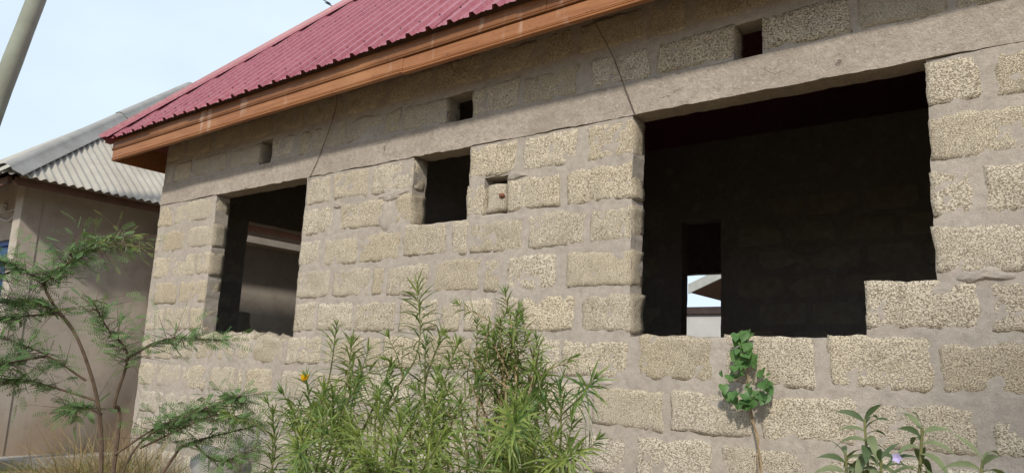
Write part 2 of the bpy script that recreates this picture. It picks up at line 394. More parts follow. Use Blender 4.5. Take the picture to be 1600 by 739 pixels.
ROWS = {
'V':[(-7.276,-7.179),(-7.143,-6.84),(-6.795,-6.235),(-6.184,-5.734),(-5.558,-5.207),(-5.181,-5.031),(-5.006,-4.598),(-4.583,-4.179),(-4.158,-3.996),(-3.976,-3.547),(-3.296,-2.911),(-2.87,-2.461),(-2.361,-1.981),(-1.924,-1.485),(-1.324,-.901),(-.86,-.488),(-.447,-.102)],
0:[(-7.335,-7.077),(-7.03,-6.344),(-5.025,-4.732),(-4.693,-4.297),(-4.249,-3.83),(-3.293,-2.912),(-2.857,-2.45),(-2.374,-2.079),(-.584,-.383),(-.32,-.044)],
1:[(-7.335,-7.256),(-7.195,-6.811),(-6.755,-6.334),(-5.03,-4.667),(-4.585,-4.051),(-3.972,-3.824),(-3.302,-3.165),(-2.96,-2.569),(-2.509,-2.078),(-.58,-.207)],
2:[(-7.335,-7.016),(-6.958,-6.578),(-6.545,-6.334),(-5.031,-4.786),(-4.732,-4.357),(-4.322,-3.907),(-3.876,-3.476),(-3.418,-3.278),(-3.251,-2.834),(-2.79,-2.375),(-2.34,-2.081),(-.584,-.441),(-.387,-.058)],
3:[(-7.335,-7.264),(-7.227,-6.83),(-6.785,-6.343),(-5.033,-4.637),(-4.593,-4.203),(-4.162,-4.049),(-4.004,-3.612),(-3.553,-3.162),(-3.12,-3.001),(-2.935,-2.575),(-2.494,-2.08),(-.586,-.178)],
4:[(-7.335,-7.023),(-6.988,-6.585),(-6.553,-6.345),(-5.025,-4.791),(-4.745,-4.352),(-4.317,-3.907),(-3.856,-3.514),(-3.468,-3.317),(-3.273,-3.051),(-3.01,-2.846),(-2.807,-2.435),(-2.379,-2.07),(-.873,-.437),(-.394,-.073)],
5:[(-7.335,-7.148),(-7.101,-6.813),(-6.779,-6.433),(-6.401,-5.97),(-5.941,-5.57),(-5.526,-5.133),(-5.085,-4.68),(-4.62,-4.22),(-4.16,-4.03),(-3.994,-3.62),(-3.573,-3.201),(-3.148,-2.751),(-2.709,-2.531),(-2.504,-2.081),(-2.019,-1.604),(-1.534,-1.105),(-1.035,-.619),(-.583,-.17)],
6:[(-7.335,-7.014),(-6.98,-6.6),(-6.567,-6.174),(-6.114,-5.751),(-5.714,-5.65),(-5.596,-5.241),(-5.117,-4.779),(-4.719,-4.289),(-4.222,-3.715),(-3.643,-3.183),(-3.115,-2.724),(-2.668,-2.361),(-2.295,-1.869),(-1.826,-1.4),(-1.354,-.925),(-.88,-.468),(-.413,-.108)],
7:[(-7.246,-6.838),(-6.804,-6.436),(-6.405,-6.042),(-5.984,-5.576),(-5.505,-5.109),(-5.068,-4.727),(-4.668,-4.191),(-4.139,-3.69),(-3.631,-3.139),(-3.077,-2.702),(-2.647,-2.395),(-2.353,-2.085),(-2.017,-1.611),(-1.549,-1.137),(-1.067,-.658),(-.599,-.223)]}
def fill(x, x1, start=.43):
    o = []; x += .02
    L = start
    while x < x1-.1:
        e = min(x+L, x1); o.append((x, e)); x = e + rnd.uniform(.035, .06); L = rnd.choice([.43, .42, .43, .4, .22])
    return o
for k in ROWS: ROWS[k] = ROWS[k] + fill(ROWS[k][-1][1]+.03, XR-.01)[:6]
ROWS[8] = fill(XL, XR-.02, .22); ROWS[9] = fill(XL, XR-.02); ROWS[10] = fill(XL, XR-.02, .22)
ROWS['U'] = fill(XL, XR-.02, .3)
broken = lambda x, y: (-.034 - .055*noise.noise(Vector((x*7, 1.7, y*9))) - .045*noise.noise(Vector((x*19, 4.1, y*14))) - .02*noise.noise(Vector((x*40, .1, y*40))))
sd = 0; nb = 0
for k, row in ROWS.items():
    if k == 'V': zb, zt = 2.905, 3.085
    elif k == 'U': zb, zt = 3.145, 3.335
    else: zt = LB-.25*k-.024; zb = zt-.198
    if k == 0: zt = LB-.012
    for (a, b) in row:
        sd += 1
        par = upper if k in ('V', 'U') else front
        if k in (8, 9, 10) and a > .4: continue
        jz = rnd.uniform(-.007, .007); wob = rnd.uniform(-.008, .006)
        z0, z1 = zb-.008+jz+rnd.uniform(-.006, .006), zt+.006+jz+wob
        if k == 0: z1 = zt
        if k == 10: z0 = -.02
        top = None
        yf = -.0034 - rnd.uniform(0, .002)
        big = .004
        if k == 5:
            if -6.45 < a < -5.2: top = broken; z1 += .045; big = .007
            elif -2.06 < a < -.9: z1 = 1.447
        if k == 4 and -.9 < a < -.8: z1 = 1.69; z0 = 1.475
        if k == 2 and (-3.9 < a < -3.35): z1 = max(z1, 2.197)
        fine = .03 if a > -5.2 else .036
        hid = (k in (8, 9, 10)) or a > .3
        V, F = rblock(a-.007, b+.007, yf, TH+.008, z0, z1, .009 if not top else .03, .07 if hid else fine*.85, .006, sd, top, big)
        obj('block', V, F, M['block'], par, True); nb += 1
# loose stub wedged in the small hole beside the little window
V, F = rblock(-3.135, -2.985, -.004, .12, 2.215, 2.408, .018, .026, .009, 77)
st = obj('stub_block', V, F, M['block'], house, True); st['label'] = 'loose half block wedged in the small hole'
V, F = rblock(-3.022, -2.982, -.022, .02, 2.305, 2.335, .012, .012, .004, 78)
obj('brick_chip', V, F, M['brick'], house, True)
# smear of mortar beside the little window
def smear(cx, cz, rx_, rz_, seed):
    n = 30; R_ = 7; V = [(cx, -.0145, cz)]; F = []
    for ring in range(1, R_+1):
        rr = ring/R_
        for i in range(n):
            a = 2*math.pi*i/n
            q = rr*(1+.7*noise.noise(Vector((math.cos(a)*1.3, math.sin(a)*1.3, seed)))+.25*noise.noise(Vector((math.cos(a)*4, math.sin(a)*4, seed))))
            V.append((cx+rx_*q*math.cos(a), -.0145+.022*rr**4+.006*noise.noise(Vector((rr*math.cos(a)*4, rr*math.sin(a)*4, seed))), cz+rz_*q*math.sin(a)))
    for i in range(n): F.append((0, 1+i, 1+(i+1) % n))
    for r_ in range(R_-1):
        for i in range(n):
            a, b = 1+r_*n+i, 1+r_*n+(i+1) % n
            F.append((a, a+n, b+n, b))
    return obj('mortar_smear', V, F, M['mortar'], house, True)
smear(-4.07, 2.29, .085, .125, 1.0); smear(-4.02, 2.435, .16, .05, 2.0); smear(-4.62, 2.42, .07, .03, 5.0); smear(-2.90, 2.44, .10, .03, 8.0)
smear(-.42, 1.70, .10, .035, 4.0); smear(-2.3, 1.19, .16, .03, 3.); smear(-6.6, 1.4, .10, .03, 7.); smear(-.15, 1.2, .05, .09, 9.)

# other walls of the house: left side wall with a large opening, partitions, back wall
slab('side_wall', .14, 7.0, 0, ZT, [(.90, 2.5, 1.5, LB)], lambda u, q, w_: (XL+w_, u, q), M['inner'], house, step=.08, seed=3)
slab('right_wall', .14, 7.0, 0, ZT, [], lambda u, q, w_: (XR-w_, u, q), M['inner'], house, step=.4, seed=4)
BO = (-5.10, -4.0, 1.1, 2.825)
slab('back_wall', XL, XR, 0, ZT, [BO], lambda u, q, w_: (u, 7.14-w_, q), M['inner'], house, step=.2, seed=6)
DO = (-3.40, -2.985, -.1, 2.815)
slab('cross_wall', -4.29, XR-.14, 0, ZT, [DO], lambda u, q, w_: (u, 3.4+w_, q), M['inner'], house, step=.1, seed=7)
slab('partition_wall', .14, 3.39, 0, ZT, [], lambda u, q, w_: (-4.30+w_, u, q), M['inner'], house, step=.2, seed=8)
slab('partition_wall', 3.54, 6.99, 0, ZT, [], lambda u, q, w_: (-5.9+w_, u, q), M['inner'], house, step=.2, seed=12)
mb = MB()
for k in range(12):                                         # inner block faces, joined
    x = -4.25 + (.2 if k % 2 else 0)
    while x < 2.0:
        e = x+.43
        z0 = .02+.25*k
        if not (x < DO[1]+.01 and e > DO[0]-.01 and z0 < 2.8):
            V, F = rblock(x, e, 3.39, 3.5, z0, z0+.2, .02, .2, .004, k+x)
            mb.add(V, F)
        x = e+.05
    for xx, y in [(XL+TH, .2)]:
        y = .16 + (.2 if k % 2 else 0)
        while y < .7:
            V, F = rblock(xx-.05, xx+.008, y, min(y+.43, .88+.08*noise.noise(Vector((k*3.3, 0, 0)))), .02+.25*k, .22+.25*k, .02, .2, .004, k)
            mb.add(V, F); y += .48
tag(mb.build('inner_blocks', M['innerblock'], house), kind='stuff')
V, F = rblock(XL+.0, XL+TH+.01, .86, 1.06, 1.46, 1.74, .03, .06, .012, 5); obj('broken_block', V, F, M['innerblock'], house)
mb = MB(); mb.box((XL+.14, .14, .0), (XR-.14, 7.0, .05)); mb.build('floor_slab', M['floor'], house)

# ---------------- roof
XE, YE, ZE, XRE, TP = -7.77, -.41, 3.365, 2.85, 1.055
YB = 7.56; RIDGE = (YB-YE)/2
roof_timber = empty('roof_frame', house)
def sheet_rows(u0, u1, pitch, phase, hrib=.024):
    """profile points (u, h) of a ribbed sheet"""
    o = []
    k = math.floor((u0-phase)/pitch)-1
    while True:
        c = phase+k*pitch
        if c-.04 > u1: break
        for du, h in ((-.028, 0), (-.014, hrib), (.014, hrib), (.028, 0), (.066, .002), (.0735, .007), (.081, .002), (.102, .002), (.1095, .007), (.117, .002)):
            u = c+du
            if u0 <= u <= u1: o.append((u, h))
        k += 1
    if not o or o[0][0] > u0+1e-4: o.insert(0, (u0, 0))
    if o[-1][0] < u1-1e-4: o.append((u1, 0))
    return o
cosp = 1/math.sqrt(1+TP*TP); sinp = TP*cosp
def front_sheet(u0, u1, lift, over):
    pr = sheet_rows(u0, u1, .183, -4.617)
    V = []; F = []; NS = 14
    for (u, h) in pr:
        s1 = min(RIDGE, u-XE, XRE-u)
        s1 = max(s1, .001)
        for i in range(NS+1):
            s = -over + (s1+over)*(i/NS)
            wob = .0035*noise.noise(Vector((u*1.3, s*1.1, u0)))
            hh = h+lift+wob
            if i == 0 and h < .001: hh -= .006*(1-min(1, abs(((u+4.617)/.183) % 1 - .5)*2))
            V.append((u, YE+s-hh*sinp, ZE+T(u)+s*TP+hh*cosp))
    n = NS+1
    for a in range(len(pr)-1):
        for i in range(NS): F.append((a*n+i, (a+1)*n+i, (a+1)*n+i+1, a*n+i+1))
    return V, F
# hidden slopes
def plane_slope(pts): return pts
A = (XE, YE, ZE+T(XE)); B = (XRE, YE, ZE+T(XRE)); Cc = (XRE, YB, ZE+T(XRE)); Dd = (XE, YB, ZE+T(XE))
r0 = (XE+RIDGE, YE+RIDGE, ZE+T(XE+RIDGE)+RIDGE*TP); r1 = (XRE-RIDGE, YE+RIDGE, ZE+T(XRE-RIDGE)+RIDGE*TP)
V = []; F = []
def side_ribs():
    pr = sheet_rows(YE, YB, .183, .05); n0 = len(V)
    for (u, h) in pr:
        s1 = max(.001, min(u-YE, YB-u))
        for s in (-.03, s1):
            V.append((XE+s-h*sinp, u, ZE+T(XE+s)+s*TP+h*cosp))
    for a in range(len(pr)-1): F.append((n0+a*2, n0+a*2+1, n0+a*2+3, n0+a*2+2))
side_ribs()
n0 = len(V); V += [B, Cc, r1]; F.append((n0, n0+1, n0+2)); V += [Cc, Dd, r0, r1]; F.append((n0+3, n0+4, n0+5, n0+6))
roof = obj('roof', V, F, M['roof'], house)
u = XE; i = 0
while u < XRE-.05:
    e = min(-4.617+.183*(math.floor((u+4.617)/.183+.5)+4), XRE)
    V, F = front_sheet(u+(0 if i == 0 else -.03), e+.03 if e < XRE else e, .0022*(i % 2)+rnd.uniform(0, .001), .012+rnd.uniform(-.006, .008))
    obj('roof_sheet', V, F, M['roof'], roof); u = e; i += 1
# hip capping over the ribs
def hipcap(wd=.15):
    V = []; F = []; n = 60; nf = Vector((0, -sinp, cosp)); nl = Vector((-sinp, 0, cosp)); k = 8
    for i in range(n+1):
        s = -.03+(RIDGE+.03)*i/n
        base = Vector((XE+s, YE+s, ZE+T(XE+s)+s*TP)); j_ = .005*noise.noise(Vector((s*1.7, 0, 0)))
        # wing on the front slope runs level along +x, wing on the side slope along +y
        V.append(base+Vector((wd+.012, 0, 0))+nf*(.034+j_)); V.append(base+Vector((wd, 0, 0))+nf*(.041+j_)); V.append(base+Vector((.05, 0, 0))+nf*.046)
        V.append(base+Vector((.028, 0, 0))+nf*.075); V.append(base+Vector((0, .028, 0))+nl*.075)
        V.append(base+Vector((0, .05, 0))+nl*.040); V.append(base+Vector((0, wd, 0))+nl*.036); V.append(base+Vector((0, wd+.012, 0))+nl*.02)
    for i in range(n):
        for q in range(k-1): F.append((i*k+q, (i+1)*k+q, (i+1)*k+q+1, i*k+q+1))
    return obj('hip_cap', V, F, M['roof'], roof)
hipcap()
V = []; F = []
mb = MB(); 
for yy in (0,):
    mb.tube([Vector(r0)+Vector((0,0,.03)), Vector(r1)+Vector((0,0,.03))], .09, 10)
mb.build('ridge_cap', M['roof'], roof)
mb = MB()
for s in (.10, .95, 1.85, 2.75):
    k = -20
    while k < 42:
        u = -4.617+.183*k+.0; k += 1
        if u < XE+s+.25 or u > XRE-s: continue
        p = Vector((u, YE+s-.032*sinp, ZE+T(u)+s*TP+.032*cosp)); nrm = Vector((0, -sinp, cosp))
        mb.tube([p, p+nrm*.004], .0065, 6); mb.tube([p+nrm*.004, p+nrm*.009], .004, 6)
tag(mb.build('screw_heads', M['screw'], roof), kind='stuff')
# fascia boards: profile (y offset outward, z) extruded along the eave
def extrude_profile(name, prof, pts, outs, mat, parent, tilt=True):
    V = []; F = []; n = len(prof)
    for p, o in zip(pts, outs):
        for (d, z) in prof: V.append((p[0]+o[0]*d, p[1]+o[1]*d, z+(T(p[0]) if tilt else 0)))
    for i in range(len(pts)-1):
        for k in range(n): F.append((i*n+k, i*n+(k+1) % n, (i+1)*n+(k+1) % n, (i+1)*n+k))
    F.append(tuple(range(n))[::-1]); F.append(tuple((len(pts)-1)*n+k for k in range(n)))
    return obj(name, V, F, mat, parent)
lowp = [(-.025, 3.146), (.003, 3.146), (.008, 3.149), (.0095, 3.155), (.007, 3.160), (.002, 3.1615), (.002, 3.164), (.007, 3.1655), (.008, 3.170), (.004, 3.174), (-.001, 3.175), (.003, 3.178), (.003, 3.250), (-.025, 3.250)]
upp = [(-.025, 3.253), (.009, 3.253), (.014, 3.257), (.015, 3.262), (.011, 3.266), (.008, 3.267), (.008, 3.269), (.012, 3.2705), (.013, 3.275), (.009, 3.279), (.004, 3.280), (.006, 3.283), (.006, 3.352), (-.025, 3.352)]
OY, OX = -.36, -7.70
segs = [OX, -6.1, -3.62, -1.2, XRE-.05]
for i, (a, b) in enumerate(zip(segs[:-1], segs[1:])):
    dz = [0, .002, -.004, .003][i]; dy = [0, .0015, -.0005, .002][i]
    extrude_profile('fascia_board', [(d+dy, z+dz) for d, z in lowp], [(a+.001, OY), (b-.001, OY)], [(0, -1)]*2, M['wood'], house)
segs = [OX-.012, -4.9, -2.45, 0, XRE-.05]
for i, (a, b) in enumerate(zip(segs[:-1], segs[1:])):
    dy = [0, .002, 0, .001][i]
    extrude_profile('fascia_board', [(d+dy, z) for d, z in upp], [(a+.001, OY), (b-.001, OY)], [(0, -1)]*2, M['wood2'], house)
extrude_profile('fascia_board', lowp, [(OX, OY+.027), (OX, YB-.07)], [(-1, 0)]*2, M['wood'], house)
extrude_profile('fascia_board', upp, [(OX, OY+.027), (OX, YB-.07)], [(-1, 0)]*2, M['wood'], house)
# rafters, battens and wall plate under the sheets
x = -7.3
while x < XRE-.4:
    s1 = min(RIDGE, x-XE, XRE-x)-.05
    mb = MB(); hw = .024
    a = Vector((x, OY+.03, ZE+T(x)+(OY+.03-YE)*TP)); b = Vector((x, YE+s1, ZE+T(x)+s1*TP))
    dn = Vector((0, .06*sinp, -.06*cosp)); dd = Vector((0, .17*sinp, -.17*cosp))
    vs = []
    for p in (a, b):
        for q in (dn, dd):
            for sx in (-hw, hw): vs.append(p+q+Vector((sx, 0, 0)))
    mb.add(vs, [(0,1,3,2),(4,6,7,5),(0,4,5,1),(2,3,7,6),(0,2,6,4),(1,5,7,3)])
    mb.build('rafter', M['darkwood'], house); x += .87
for s in (.06, .95, 1.85, 2.75):
    mb = MB(); hw = .03
    xa, xb = XE+s+.06, XRE-s-.06
    vs = []
    for xx in (xa, xb):
        p = Vector((xx, YE+s, ZE+T(xx)+s*TP))
        for (dv, dh) in ((-hw, -.004), (hw, -.004), (hw, -.058), (-hw, -.058)):
            vs.append(p+Vector((0, dv*cosp-dh*sinp, dv*sinp+dh*cosp)))
    mb.add(vs, [(0,1,2,3),(4,7,6,5),(0,4,5,1),(1,5,6,2),(2,6,7,3),(3,7,4,0)])
    mb.build('batten', M['darkwood'], house)
mb = MB(); mb.box((XL+.01, .02, ZT+.002), (XR-.01, .12, ZT+.05)); mb.build('wall_plate', M['darkwood'], house)

# binding wires hanging from the eave
for pts, lab in (([(-2.30,-.20,3.35),(-2.22,-.03,3.10),(-2.13,-.022,2.88),(-2.055,-.02,2.69)], 'thin rusty wire hanging from the eave to the corner of the large opening'),
            ([(-4.64,-.20,3.33),(-4.68,-.05,3.25),(-4.86,-.02,2.88),(-4.99,-.02,2.66)], 'thin dark wire hanging from the eave to the corner of the left window opening')):
    mb = MB(); mb.tube(spline(pts, 5), .0026, 5)
    tag(mb.build('hanging_wire', M['rust']), lab, 'wire')

# ================================================================ GREY HOUSE ON THE LEFT
gh_ = empty('plastered_house')
tag(gh_, 'grey plastered house with corrugated fibre-cement hip roof behind the thorn sapling', 'house')
GX, GY, GXB, GYB = -9.55, -.25, -16.2, 6.2
mb = MB()
def gwall(name, a, b, mat=M['plaster']):
    m_ = MB(); m_.box(a, b); return m_.build(name, mat, gh_)
gwall('side_wall', (GX-.18, GY+.18, .1), (GX, GYB, 3.28))
BX0, BX1, BZ0, BZ1 = -11.6, -10.10, 1.1, 2.53
gwall('front_wall', (BX1, GY, .1), (GX, GY+.179, 3.28))
gwall('front_wall', (BX0, GY, BZ1), (BX1-.001, GY+.179, 3.28)); gwall('front_wall', (BX0, GY, .1), (BX1-.001, GY+.179, BZ0)); gwall('front_wall', (GXB, GY, .1), (BX0-.001, GY+.179, 3.28))
gwall('back_wall', (GXB, GYB-.18, .1), (GX-.181, GYB, 3.28)); gwall('end_wall', (GXB-.18, GY, .1), (GXB-.001, GYB, 3.28))
gwall('pilaster', (GX-.20, GY-.20, .1), (GX+.012, GY-.001, 3.2))
gwall('plinth', (GXB-.3, GY-.55, -.05), (GX+.35, GYB+.2, .1), M['plinth'])
wn = gwall('window', (BX0, GY+.06, BZ0), (BX1, GY+.10, BZ1), M['blue'])
mb = MB()
for a, b in (((BX1-.06, GY+.03, BZ0), (BX1-.002, GY+.059, BZ1)), ((BX0, GY+.03, BZ1-.06), (BX1-.061, GY+.059, BZ1-.002)), ((BX1-.72, GY+.04, BZ0), (BX1-.68, GY+.059, BZ1-.061))): mb.box(a, b)
mb.build('window_frame', M['blue'], wn)
gwall('annex_wall', (GX+.001, 1.25, .1), (-8.56, 5.6, 2.66)); 
gwall('annex_slab', (GX+.002, 1.05, 2.661), (-8.27, 5.8, 2.74))
# roof
EX, EY, EZ, ET = -8.98, -.83, 3.06, .775
EYB = 6.8; EXB = -16.8; ER = (EYB-EY)/2
def corr(u0, u1, sfun, place, step=.0158, pit=.095):
    V = []; F = []; us = np.arange(u0, u1+1e-6, step); n = 5
    for u in us:
        s1 = max(.001, sfun(u)); h = .015*math.cos(2*math.pi*u/pit)
        for i in range(n):
            s = -.04+(s1+.04)*i/(n-1); V.append(place(u, s, h))
    for a in range(len(us)-1):
        for i in range(n-1): F.append((a*n+i, (a+1)*n+i, (a+1)*n+i+1, a*n+i+1))
    return V, F
cg = 1/math.sqrt(1+ET*ET); sg = ET*cg
V1, F1 = corr(EY, EYB, lambda u: min(u-EY, EYB-u), lambda u, s, h: (EX-s+h*sg, u, EZ+s*ET+h*cg+.008*(u-EY)))
groof = obj('roof', V1, F1, M['fibre'], gh_, True)
V1, F1 = corr(EXB, EX, lambda u: min(EX-u, u-EXB, ER), lambda u, s, h: (u, EY+s-h*sg, EZ+s*ET+h*cg))
obj('front_slope', V1, F1, M['fibre'], groof, True)
gpk = Vector((EX-ER, EY+ER, EZ+ER*ET)); gp2 = Vector((EXB+ER, EY+ER, EZ+ER*ET))
obj('rear_slope', [(EX, EYB, EZ), (EXB, EYB, EZ), gp2, gpk, (EXB, EY, EZ)], [(0, 1, 2, 3), (1, 4, 2)], M['fibre'], groof)
def gcap(a, b):
    # rolled ridge piece with two flat wings
    a, b = Vector(a), Vector(b); n = 7
    V = []; F = []
    d = (b-a).normalized(); sd_ = d.cross(Vector((0,0,1))).normalized(); upv = sd_.cross(d).normalized()
    prof = [(-.17, -.06), (-.16, -.045), (-.075, .0), (-.065, .025), (-.04, .05), (0, .06), (.04, .05), (.065, .025), (.075, .0), (.16, -.045), (.17, -.06)]
    k = len(prof)
    for i in range(n):
        base = a+(b-a)*(i/(n-1))
        for x_, z_ in prof: V.append(base+sd_*x_+upv*(z_+.03))
    for i in range(n-1):
        for j in range(k-1): F.append((i*k+j, i*k+j+1, (i+1)*k+j+1, (i+1)*k+j))
    return obj('hip_cap', V, F, M['cap'], groof, True)
c0 = Vector((EX, EY, EZ)); d_ = gpk-c0
gcap(c0-d_*.008, c0+d_*.49); gcap(c0+d_*.485+Vector((0,0,.012)), gpk+d_*.01)
gcap(gpk, gp2); gcap((EX, EYB, EZ+.05), gpk)
mb = MB(); mb.box((EX+.02-.08, EY+.1, EZ-.12), (EX-.045, EYB, EZ-.035)); mb.build('eave_beam', M['darkwood'], gh_)
mb = MB(); mb.box((EXB, EY+.05, EZ-.12), (EX-.1, EY+.09, EZ-.035)); mb.build('eave_beam', M['darkwood'], gh_)
# cable on its front wall
cab = spline([(-9.93,-.28,3.14),(-10.05,-.30,3.10),(-9.86,-.33,3.045),(-10.02,-.29,3.03),(-9.87,-.28,2.96),(-10.1,-.27,2.86),(-10.36,-.27,2.765),(-10.52,-.27,2.77),(-10.77,-.28,2.82),(-11.3,-.28,2.84)], 6)
mb = MB(); mb.tube(cab, .014, 7)
cb = mb.build('coiled_cable', M['conduit']); tag(cb, 'pale coiled cable fixed on the front of the grey plastered house', 'cable')
mb = MB(); mb.box((-10.70, -.31, 2.87), (-10.60, -.252, 2.98)); mb.box((-10.67, -.325, 2.885), (-10.63, -.3101, 2.965)); 
tag(mb.build('junction_box', M['white']), 'small white junction box under the eave of the grey house', 'junction box')
mb = MB(); mb.tube(spline([(-10.6,-.28,2.93),(-10.45,-.29,2.87),(-10.25,-.29,2.87),(-10.18,-.275,2.85)], 5), .007, 6)
tag(mb.build('thin_cable', M['conduit']), 'thin grey lead running from the white junction box to the coiled cable', 'cable')

# ================================================================ POLE AND OVERHEAD CABLE
pl = empty('utility_pole'); 
tag(pl, 'leaning wooden utility pole rising at the upper left edge', 'pole')
pb = Vector((-8.90, -1.60, 0)); pt = Vector((-8.90+.16*7.4, -1.60+.11*7.4, 7.4))
pts = []; rad = []
for i in range(25):
    q = i/24; p = pb.lerp(pt, q); p.x += .014*noise.noise(Vector((0, 0, q*7)))+.02*math.sin(q*9); p.y += .012*noise.noise(Vector((5, 0, q*7)))
    pts.append(p); rad.append(.105-.035*q+.005*noise.noise(Vector((9, 3, q*14))))
mb = MB(); mb.tube(pts, rad, 14); mb.build('pole_shaft', M['pole'], pl, True)
hel = []
for i in range(80):
    q = i/79; p = pb.lerp(pt, .1+.55*q); a = q*3.2
    hel.append(p+Vector((math.cos(a)*.098, math.sin(a)*.098, 0)))
mb = MB(); mb.tube(hel, .006, 5); mb.build('earth_wire', M['wire'], pl)
mb = MB(); mb.box((pt.x-.6, pt.y-.05, pt.z-.35), (pt.x+.6, pt.y+.05, pt.z-.25)); mb.build('cross_arm', M['pole'], pl)
a, b = Vector((-19.0, -1.2, 11.6)), Vector((-6.2, 8.2, 5.4))
cpts = [(-12.6, 2.72, 8.75), (-10.51, 4, 7.51), (-10.13, 4.25, 7.26), (-6.0, 7.1, 5.0)]
mb = MB(); mb.tube(spline(cpts, 8), .009, 6)
tag(mb.build('overhead_cable', M['wire']), 'black overhead cable crossing the sky behind the red hip', 'cable')

# ================================================================ SEEN THROUGH THE HOUSE
cw = empty('compound_wall'); tag(cw, 'whitewashed compound wall with dark coping seen through the rear opening', 'wall')
mb = MB(); mb.box((-16, 11, 0), (2, 11.2, 2.61)); mb.build('wall', M['fence'], cw)
mb = MB(); mb.add([(-16, 10.93, 2.612), (2, 10.93, 2.612), (2, 11.27, 2.612), (-16, 11.27, 2.612), (-16, 10.93, 2.72-.45), (2, 10.93, 2.99), (2, 11.27, 2.99), (-16, 11.27, 2.72-.45)], [(0,3,2,1),(4,5,6,7),(0,1,5,4),(1,2,6,5),(2,3,7,6),(3,0,4,7)])
mb = MB(); mb.box((-16, 10.93, 2.612), (2, 11.27, 2.75)); mb.build('coping', M['coping'], cw)
bh = empty('rear_house'); tag(bh, 'pale sheet-roofed house gable seen beyond the compound wall', 'house')
mb = MB(); mb.box((-7.2, 14.7, 0), (-1.4, 20, 3.25)); mb.build('wall', M['fence'], bh)
mb = MB()
xa, za, xm = -8.21, 3.42, -4.3; zm = za+(xm-xa)*.42
for y0 in (14.0,):
    mb.add([(xa, 14, za), (xm, 14, zm), (xm, 20.6, zm), (xa, 20.6, za), (xa-.02, 14, za+.10), (xm, 14, zm+.10), (xm, 20.6, zm+.10), (xa-.02, 20.6, za+.10)], [(0,3,2,1),(4,5,6,7),(0,1,5,4),(1,2,6,5),(2,3,7,6),(3,0,4,7)])
    xb = 2*xm-xa
    mb.add([(xm+.001, 14, zm), (xb, 14, za), (xb, 20.6, za), (xm+.001, 20.6, zm), (xm+.001, 14, zm+.10), (xb, 14, za+.10), (xb, 20.6, za+.10), (xm+.001, 20.6, zm+.10)], [(0,3,2,1),(4,5,6,7),(0,1,5,4),(1,2,6,5),(2,3,7,6),(3,0,4,7)])
rr = mb.build('roof', M['darkwood'], bh)
mb = MB()
for (p0, p1) in (((xa-.06, za-.02), (xm, zm-.02)), ((xm+.002, zm-.02), (2*xm-xa+.06, za-.02))):
    (x0, z0), (x1, z1) = p0, p1
    mb.add([(x0, 13.95, z0), (x1, 13.95, z1), (x1, 13.995, z1), (x0, 13.995, z0), (x0, 13.95, z0+.24), (x1, 13.95, z1+.24), (x1, 13.995, z1+.24), (x0, 13.995, z0+.24)], [(0,3,2,1),(4,5,6,7),(0,1,5,4),(1,2,6,5),(2,3,7,6),(3,0,4,7)])
mb.build('verge_board', M['metalroof'], bh)

# ================================================================ PLANTS
def leaf_strip(mb, p, d, nrm, L, W, droop=.3, fold=.25, segs=3, tipw=.0, prof=None):
    """curved folded leaf blade"""
    d = d.normalized(); sdv = d.cross(nrm)
    if sdv.length < 1e-4: sdv = d.cross(Vector((.3, .8, .2)))
    sdv.normalize(); up_ = sdv.cross(d).normalized()
    prof = prof or [.12, .85, 1.0, .75, .0]
    n = len(prof); V = []; q = Vector(p); dd = d.copy()
    for i in range(n):
        wv = W*.5*prof[i]
        u_ = sdv.cross(dd).normalized()
        if wv < 1e-5: V.append(q.copy())
        else: V += [q+sdv*wv+u_*wv*fold, q.copy(), q-sdv*wv+u_*wv*fold]
        dd = (dd+Vector((0, 0, -1))*droop/(n-1)).normalized(); q = q+dd*(L/(n-1))
    F = []
    for i in range(n-2):
        a = i*3; F += [(a, a+1, a+4, a+3), (a+1, a+2, a+5, a+4)]
    a = (n-2)*3; F += [(a, a+1, a+3), (a+1, a+2, a+3)]
    mb.add(V, F)
def rdir(r=rnd):
    while True:
        q = Vector((r.uniform(-1, 1), r.uniform(-1, 1), r.uniform(-1, 1)))
        if .1 < q.length < 1: return q.normalized()

